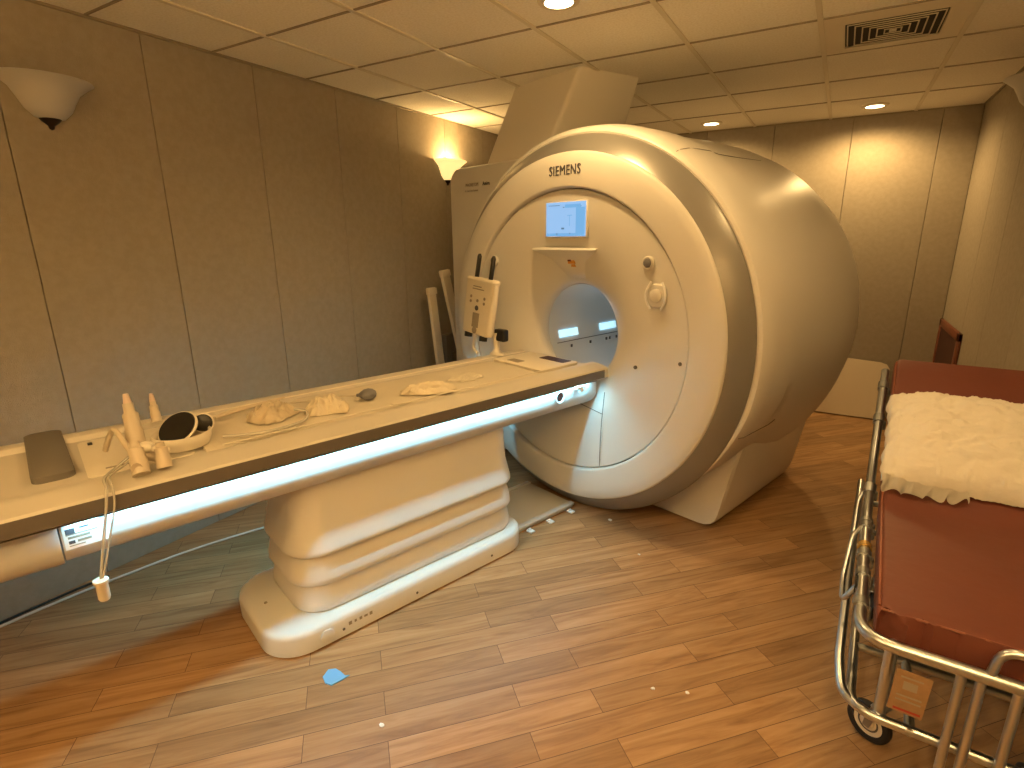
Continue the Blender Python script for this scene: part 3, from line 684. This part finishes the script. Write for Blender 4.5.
for ax in (-.07, .065):
    bm = BM(); tube(bm, [(ax, 0, .165), (ax+.002, 0, .19), (ax+.006, 0, .30), (ax+.006, 0, .315)], lambda q: .0145-.001*q-.006*(q > .95), 12); setb(bm); obj('antenna', bm, M_black, t, 50)
for ax in (-.09, .06):
    bm = BM(); tube(bm, [(ax, 0, -.165), (ax, 0, -.205)], .026, 12); setb(bm); obj('connector', bm, M_black, t, 50)
for x, z, r in ((-.065, .055, .009), (-.065, .025, .009), (.0, .035, .010), (.065, .055, .009), (.065, .025, .009), (0, -.010, .016)):
    bm = BM(); lathe(bm, [(r, 0), (r, -.004), (.0005, -.005)], (x, -.029, z), 'Y', 14); setb(bm); obj('unit_button', bm, M_ink if r > .012 else M_inkl, k, 50)
bm = BM(); box(bm, (-.005, -.031, .105), (.11, .002, .006)); box(bm, (-.015, -.031, .120), (.08, .002, .006)); box(bm, (0, -.031, -.085), (.062, .002, .09)); setb(bm); obj('unit_print', bm, M_inkl, k, None)
bm = BM(); lathe(bm, [(.022, 0), (.022, -.002), (.0005, -.003)], (0, -.031, -.148), 'Y', 16); setb(bm); obj('unit_logo', bm, M_inkl, k, 50)
bm = BM(); box(bm, wl(-.385, -.13, 1.05), (.09, .05, .075), .012, 3); obj('clamp', bm, M_black, t)
bm = BM(); lathe(bm, [(.045, .001), (.045, .008), (.030, .016), (.020, .04), (.020, .11), (.028, .14)], wl(-.42, -.14, .925), 'Z', 20); obj('post', bm, M_cream, t, 50)
bm = BM(); tube(bm, smoothpath([wl(-.575, -.18, 1.05), wl(-.57, -.20, 1.0), wl(-.55, -.22, .96), wl(-.50, -.23, .935)], 6), .010, 10); obj('unit_cable', bm, M_cable, t, 60)

# ------------------------------------------------------------------ gurney (stretcher)
GA = math.radians(3.2)
g0 = Vector((.158, 1.42, 0))
S = thing('hospital_stretcher', 'steel framed hospital stretcher with burgundy mattress along the right wall', 'stretcher', g0, (0, 0, -GA))
W = .56; Z1 = .665; Zl = .425
H0 = (.80, .665); H1 = (1.44, .965)
def rail_path(x):
    return [(x, .13, Z1), (x, .80, Z1), (x, 1.05, .70), (x, 1.42, .965)]
bm = BM()
full = [(0, 1.44, 1.045), (0, .98, .745), (0, .72, Z1), (0, 0, Z1), (W, 0, Z1), (W, .72, Z1), (W, .98, .745), (W, 1.44, 1.045)]
tube(bm, fillet(full, .085, 8), .0155, 14); obj('top_rail', bm, M_steel, S, 60)
# lower bumper frame
bm = BM(); low = [(.01, 1.40, Zl), (.01, .03, Zl), (W-.01, .03, Zl), (W-.01, 1.40, Zl)]
tube(bm, fillet(low+[(.01, 1.40, Zl), (.01, 1.3, Zl)], .07, 8), .013, 12); obj('lower_frame', bm, M_steel, S, 60)
for x, y in ((.075, .045), (W-.075, .045), (.075, 1.0), (W-.075, 1.0)):
    bm = BM(); tube(bm, [(x, y, Zl-.02), (x, y, Z1-.005)], .0145, 12); obj('corner_post', bm, M_steel, S, 60)
for x0, x1, zb in ((.205, .205, .14), (.240, .240, .14), (.305, .305, .14)):
    bm = BM(); tube(bm, fillet([(x0, .004, Z1-.004), (x0, .003, Z1-.05), (x1, .004, Zl), (x1, .006, zb)], .03, 4), .0105, 10); obj('end_bar', bm, M_steel, S, 60)
for y in (.30, .66, 1.1):
    bm = BM(); tube(bm, [(.01, y, Zl), (W-.01, y, Zl)], .012, 10); obj('cross_bar', bm, M_steel2, S, 60)
for x in (.14, W-.14):
    bm = BM(); tube(bm, [(x, .02, Zl), (x, 1.38, Zl)], .012, 10); obj('cross_bar', bm, M_steel2, S, 60)
# bent handle at the foot
bm = BM(); tube(bm, fillet([(.250, .0, Z1), (.262, .01, Z1+.075), (.46, .01, Z1+.075), (.47, .0, Z1)], .035, 6), .010, 10); obj('foot_handle', bm, M_steel, S, 60)
# folded side rail on the left: outer tube dropping to the lower frame
bm = BM(); tube(bm, fillet([(-.025, 1.15, .62), (-.028, .75, .57), (-.028, .42, .52), (-.026, .17, .455), (-.010, .07, .425), (.06, .035, .42)], .05, 6), .0125, 12); obj('side_rail', bm, M_steel, S, 60)
bm = BM(); tube(bm, fillet([(-.005, .62, Z1+.01), (-.035, .56, Z1-.01), (-.045, .40, .58), (-.040, .30, .56), (-.005, .32, .62)], .03, 5), .008, 10); obj('rail_link', bm, M_steel, S, 60)
bm = BM(); tube(bm, fillet([(-.002, .90, .715), (-.03, .84, .67), (-.03, .70, .60)], .03, 5), .007, 10); obj('rail_link', bm, M_steel, S, 60)
for y, z in ((.14, Z1), (.30, Z1), (.42, Z1), (.62, Z1), (.66, Z1), (.86, .708), (1.20, .885), (1.36, .99)):
    bm = BM(); tube(bm, [(0, y-.018, z-(.008 if y > .85 else 0)), (0, y+.018, z+(.012 if y > .85 else 0))], .0205, 14); box(bm, (.012, y, z-.02), (.030, .022, .036), .005, 2); obj('rail_clamp', bm, M_steel2, S, 50)
bm = BM(); tube(bm, [(0, .46, Z1), (0, .485, Z1)], .0210, 14); obj('brass_collar', bm, mat('brass', (.55, .36, .12), .4, metal=.7), S, 60)
bm = BM(); box(bm, (-.016, .245, Z1), (.004, .07, .022), .002, 1); obj('rail_slot', bm, M_dark, S)
# tag
bm = BM(); box(bm, (.118, -.0175, .565), (.070, .0015, .118), rot=Matrix.Rotation(.05, 3, 'Y')); k = obj('paper_tag', bm, M_kraft, S, None); k.location = (0, 0, .0)
bm = BM(); box(bm, (.119, -.0190, .515), (.054, .0012, .005)); obj('tag_print', bm, M_red, k, None)
bm = BM(); box(bm, (.117, -.0188, .585), (.028, .0010, .022)); box(bm, (.118, -.0188, .555), (.050, .0010, .004)); box(bm, (.118, -.0188, .542), (.050, .0010, .004)); box(bm, (.118, -.0188, .607), (.044, .0010, .004)); obj('tag_print', bm, M_inkl, k, None)
# casters
for x, y, turn in ((.095, .43, 1.05), (W-.085, .40, .1), (.085, 1.15, .2), (W-.085, 1.15, -.2)):
    RT = Matrix.Rotation(turn, 3, 'Z'); 
    def put(bm): bmesh.ops.rotate(bm, cent=(0, 0, 0), matrix=RT, verts=bm.verts[:]); bmesh.ops.scale(bm, vec=(.72, .72, .72), verts=bm.verts[:]); bmesh.ops.translate(bm, vec=(x, y, .071), verts=bm.verts[:])
    bm = BM(); lathe(bm, [(.066, -.016), (.088, -.016), (.096, -.010), (.0975, 0), (.096, .010), (.088, .016), (.066, .016), (.066, -.016)], (0, 0, 0), 'X', 40); put(bm); k = obj('caster_wheel', bm, M_rubber, S, 50)
    bm = BM(); lathe(bm, [(.0665, -.008), (.064, -.012), (.052, -.009), (.030, -.010), (.026, -.020), (.010, -.022), (.0005, -.022)], (0, 0, 0), 'X', 32); lathe(bm, [(.0665, .008), (.064, .012), (.052, .009), (.030, .010), (.026, .020), (.010, .022), (.0005, .022)], (0, 0, 0), 'X', 32); lathe(bm, [(.046, -.011), (.042, -.013), (.038, -.011)], (0, 0, 0), 'X', 32, mi=1); put(bm); obj('wheel_hub', bm, [M_cream, M_groove], k, 50)
    bm = BM()
    for sx in (-1, 1): loft(bm, [[(sx*.026+dx, yy+dy, z) for dx, dy in ((-.002, -w_), (.002, -w_), (.002, w_), (-.002, w_))] for z, yy, w_ in ((-.015, .0, .014), (.05, -.012, .020), (.105, -.035, .026))])
    box(bm, (0, -.035, .108), (.060, .060, .008), .002, 1); tube(bm, [(0, -.035, .11), (0, -.035, .46)], .020, 12)
    put(bm); obj('caster_fork', bm, M_steel2, S, 40)
# mattress: swept section following flat then inclined deck
mx0, mx1 = .028, W-.030
def deck(y):
    k0 = .70
    if y < k0-.1: return .655
    if y < k0+.1:
        t_ = (y-(k0-.1))/.2; return .655+.045*t_*t_
    return .700+(y-k0-.1)*.47
def mat_section(y, th, ins):
    zb = deck(y); x0, x1 = mx0+ins, mx1-ins; r = .022; n = 5; pts = []
    for cx, cz, a0 in ((x1-r, zb+th-r, 0), (x0+r, zb+th-r, PI/2), (x0+r, zb+r, PI), (x1-r, zb+r, 1.5*PI)):
        for q in range(n+1):
            a_ = a0+q*PI/2/n; pts.append((cx+r*math.cos(a_), y, cz+r*math.sin(a_)))
    top = pts[n:n+2]
    return pts
bm = BM(); rings = []
ys = [.030, .034, .045, .06]+[.09+.05*i for i in range(27)]+[1.455, 1.47, 1.48]
for i, y in enumerate(ys):
    ins = {0: .012, 1: .005, 2: .001}.get(i, 0) if i < 3 else ({len(ys)-1: .012, len(ys)-2: .005}.get(i, 0))
    rings.append(mat_section(y, .085-(.012 if i == 0 or i == len(ys)-1 else 0)-ins*.5, ins))
loft(bm, rings)
for v in bm.verts:
    if v.co.y < .10 and v.co.z < .735:    # creased cover at the foot corner
        v.co.y += .008*nz(v.co.x*22, v.co.z*14, 3); 
bmesh.ops.subdivide_edges(bm, edges=[e for e in bm.edges if all(v.co.y < .07 for v in e.verts) and abs(e.verts[0].co.x-e.verts[1].co.x) > .2], cuts=26)
for v in bm.verts:
    if v.co.y < .07:
        k_ = (v.co.z-.655)/.085; f = (math.exp(-((v.co.x-.06)/.09)**2)+.35)
        v.co.y += (.011*math.sin(v.co.x*95+v.co.z*30)+.008*math.sin(v.co.x*170))*f*(1-abs(k_-.5))+.003*nz(v.co.x*18, v.co.z*10, 1)
M0 = obj('mattress', bm, M_mattress, S, 40)
bm = BM()
def pip(y, x, dz): return (x, y, deck(y)+.085+dz)
tube(bm, [pip(y, mx0+.006, -.004) for y in [.05+.05*i for i in range(29)]]+[], .0035, 6)
tube(bm, [pip(y, mx1-.006, -.004) for y in [.05+.05*i for i in range(29)]]+[], .0035, 6)
tube(bm, [(x, .036, .735) for x in (mx0+.01, mx1-.01)], .0035, 6)
obj('mattress_piping', bm, mat('piping_vinyl', (.22, .07, .04), .4), M0, 60)
# backrest board edge
bm = BM(); loft(bm, [[(x, y, deck(y)-.012+dz) for x, dz in ((mx0+.01, 0), (mx1-.01, 0), (mx1-.01, .010), (mx0+.01, .010))] for y in (.04, .70, .90, 1.46)]); obj('deck_board', bm, M_dark, S, 30)

# pillow in a crinkled white case
def SL(x, y, z): return g0+Vector((math.cos(GA)*x+math.sin(GA)*y, -math.sin(GA)*x+math.cos(GA)*y, z))
bm = BM(); nx, ny = 90, 60; lx, ly = .262, .215
topv = []; botv = []
def pil(u, v):
    e = max(0, 1-abs(u)**3.2)*max(0, 1-abs(v)**2.8)
    wob = 1+.03*nz(u*2, v*2, 5)+.022*nz(u*9, v*9, 2)*(max(abs(u), abs(v))**6)
    x = u*lx*wob+.012*nz(v*5, u, 7)*abs(u)**4; y = v*ly*wob
    fold = .022*abs(nz(u*1.6+v*1.1, v*4.5-u*1.5, 3, 1.6))+.009*abs(nz(u*5+v*4, v*9-u*3, 1))+.014*abs(nz(u*3, v*2.2, 9, 1.3))+.006*abs(nz(u*11-v*6, v*15+u*5, 2))
    return x, y, e, fold
for j in range(ny+1):
    a_, b_ = [], []
    for i in range(nx+1):
        u, v = i/nx*2-1, j/ny*2-1; x, y, e, fold = pil(u, v)
        yy = .99+y*.96; zd = deck(yy)+.0875
        hem = .016*nz(u*14, v*14, 4)*(1 if max(abs(u), abs(v)) > .86 else .0)
        zt = .010+.088*e**.5+fold*(.35+e)*.9+abs(hem)
        a_.append(bm.verts.new((x, y, zd+zt))); b_.append(bm.verts.new((x, y, zd+(.003 if e < .02 else .0035)+abs(hem)*.7)))
    topv.append(a_); botv.append(b_)
for j in range(ny):
    for i in range(nx):
        bm.faces.new((topv[j][i], topv[j][i+1], topv[j+1][i+1], topv[j+1][i])); bm.faces.new((botv[j][i], botv[j+1][i], botv[j+1][i+1], botv[j][i+1]))
per = [(0, i) for i in range(nx)]+[(j, nx) for j in range(ny)]+[(ny, i) for i in range(nx, 0, -1)]+[(j, 0) for j in range(ny, 0, -1)]
for p_, q_ in zip(per, per[1:]+per[:1]): bm.faces.new((topv[p_[0]][p_[1]], botv[p_[0]][p_[1]], botv[q_[0]][q_[1]], topv[q_[0]][q_[1]]))
pl = obj('pillow', bm, M_sheet, None, 80); pl.location = SL(.285, .99, 0); pl.rotation_euler = (0, 0, -GA); tag(pl, 'white pillow in a crinkled case lying on the burgundy stretcher mattress', 'pillow')
# ruffled hem hanging at the near left corner (opening of the case)
bm = BM(); rows = []
for j in range(9):
    row = []
    for i in range(61):
        s = i/60; v = j/8
        x = -.262+.24*s; base_y = -.213-.012*math.sin(s*3)
        y = base_y-.050*v*(1-.35*s)-.008*math.sin(s*38)*v; yy = .99+y
        z = deck(yy)+.0885+.030*(1-v)*(1-.4*s)+.010*(1+math.sin(s*33+v*2))*(.3+.7*v)*.9+.004
        row.append((x+.008*math.sin(s*25+v*3)*v, y, z))
    rows.append(row)
T_ = [[bm.verts.new(p) for p in r] for r in rows]
for j in range(8):
    for i in range(60): bm.faces.new((T_[j][i], T_[j][i+1], T_[j+1][i+1], T_[j+1][i]))
g = bmesh.ops.solidify(bm, geom=bm.faces[:], thickness=.002); obj('pillow_case_hem', bm, M_sheet, pl, 80)

# ------------------------------------------------------------------ boards and frames by the walls
bm = BM()
pr = rrect(0, .60, 0, .52, .045, 6); pr = [(x, z if not (z < .1) else z) for x, z in pr]
pts = [(.0, 0), (.60, 0), (.60, .40), (.595, .46), (.57, .50), (.52, .515), (.0, .545)]
loft(bm, [[(x, y, z) for x, z in pts] for y in (0, .018)]); k = obj('laminate_board', bm, M_board, None, 30)
k.location = (-.085, 5.70, .012); k.rotation_euler = (math.radians(-8), 0, 0)
tag(k, 'low white laminate board with a rounded corner standing by the back wall', 'board')
# wood framed panel on the right wall in the corner
t = thing('framed_panel', 'low reddish wooden frame with a dark panel in the back right corner', 'framed panel', (XR-.012, 5.32, 0))
bm = BM(); y0, y1, zz = -.44, .44, .945
for c_, s_ in (((0, y0+.03, zz/2), (.024, .06, zz)), ((0, y1-.03, zz/2), (.024, .06, zz)), ((0, 0, zz-.03), (.024, y1-y0, .06)), ((0, 0, .04), (.024, y1-y0, .08))): box(bm, c_, s_, .005, 2)
obj('wood_frame', bm, M_wood, t)
bm = BM(); box(bm, (.002, 0, zz/2), (.012, y1-y0-.1, zz-.1)); obj('dark_panel', bm, M_wooddark, t, None)
# two leaning boards by the left wall
def lean_board(name, loc, h_, wd, ang, label, roll_=0):
    bm = BM(); box(bm, (0, 0, h_/2), (.03, wd, h_), .003, 1); box(bm, (.004, 0, h_-.03), (.040, wd+.012, .05), .004, 2)
    o = obj(name, bm, M_board, None, 30); o.location = loc; o.rotation_euler = (roll_, -ang, 0); return tag(o, label, 'board', 'boards leaning by the left wall')
lean_board('leaning_board', (-2.72, 3.53, .0), 1.25, .085, math.radians(6), 'narrow pale board leaning on the left wall, shorter of the pair')
lean_board('leaning_board', (-2.60, 3.80, .0), 1.40, .10, math.radians(10), 'narrow pale board leaning behind the scanner edge, taller of the pair', math.radians(4))
bm = BM(); box(bm, (0, 0, .42), (.05, .16, .84), .006, 2); box(bm, (.03, .0, .62), (.02, .05, .12), .004, 2); k = obj('dark_gap', bm, M_lip, None, 30); k.location = (-2.82, 3.72, 0); tag(k, 'dark slab painting in the shaded gap between the two leaning boards by the wall', 'dark gap')  # dark slab added to stand for the shaded gap between the boards

# ------------------------------------------------------------------ floor cables and litter
cable('floor_cable', [(-2.98, .1, .007), (-2.965, .55, .007), (-2.945, .80, .007), (-2.905, 1.05, .007), (-2.84, 1.35, .007), (-2.70, 1.72, .007), (-2.5, 2.1, .007), (-2.25, 2.5, .007)], .0065, M_cable, 'white cable lying on the floor under the scanner table', 'cable')
cable('floor_cable', [(-3.0, .3, .006), (-2.995, .62, .006), (-2.985, .85, .006), (-2.965, 1.02, .006)], .006, M_black, 'dark cable lying on the floor below the table end', 'cable')
def scrap(name, x, y, s, m, label, cat, group=None, seed=0, pts=None):
    bm = BM(); random.seed(seed); n = 7 if not pts else len(pts)
    P = pts or [(s*(.7+.5*random.random())*math.cos(2*PI*k/n), s*(.6+.4*random.random())*math.sin(2*PI*k/n)) for k in range(n)]
    lo = [(px_, py_, .0008) for px_, py_ in P]; hi = [(px_*.97, py_*.97, .003+.25*s*random.random()*.4) for px_, py_ in P]
    loft(bm, [lo, hi]); o = obj(name, bm, m, None, 30); o.location = (x, y, 0); return tag(o, label, cat, group)
scrap('paper_scrap', -1.475, 1.130, .04, M_blue, 'torn blue paper scrap on the floor by the pedestal base', 'paper scrap', seed=3, pts=[(-.052, .018), (-.040, -.020), (-.008, -.036), (.022, -.032), (.036, .005), (.044, .040), (.030, .030), (.0, .034), (-.030, .036)])
scrap('paper_scrap', -1.165, 1.065, .011, M_paper, 'small white paper scrap on the floor, nearest the viewer', 'paper scrap', seed=4)
scrap('paper_scrap', -.40, 1.69, .008, M_paper, 'tiny white crumb on the open floor, left of a close pair', 'paper scrap', seed=5)
scrap('paper_scrap', -.285, 1.735, .008, M_paper, 'tiny white crumb on the open floor, right of a close pair', 'paper scrap', seed=6)
scrap('paper_scrap', -.985, 2.80, .016, M_paper, 'white paper bit on the floor at the foot of the scanner ring', 'paper scrap', seed=7)
scrap('paper_scrap', -.72, 2.53, .008, M_paper, 'tiny white crumb on the floor in front of the scanner foot', 'paper scrap', seed=8)
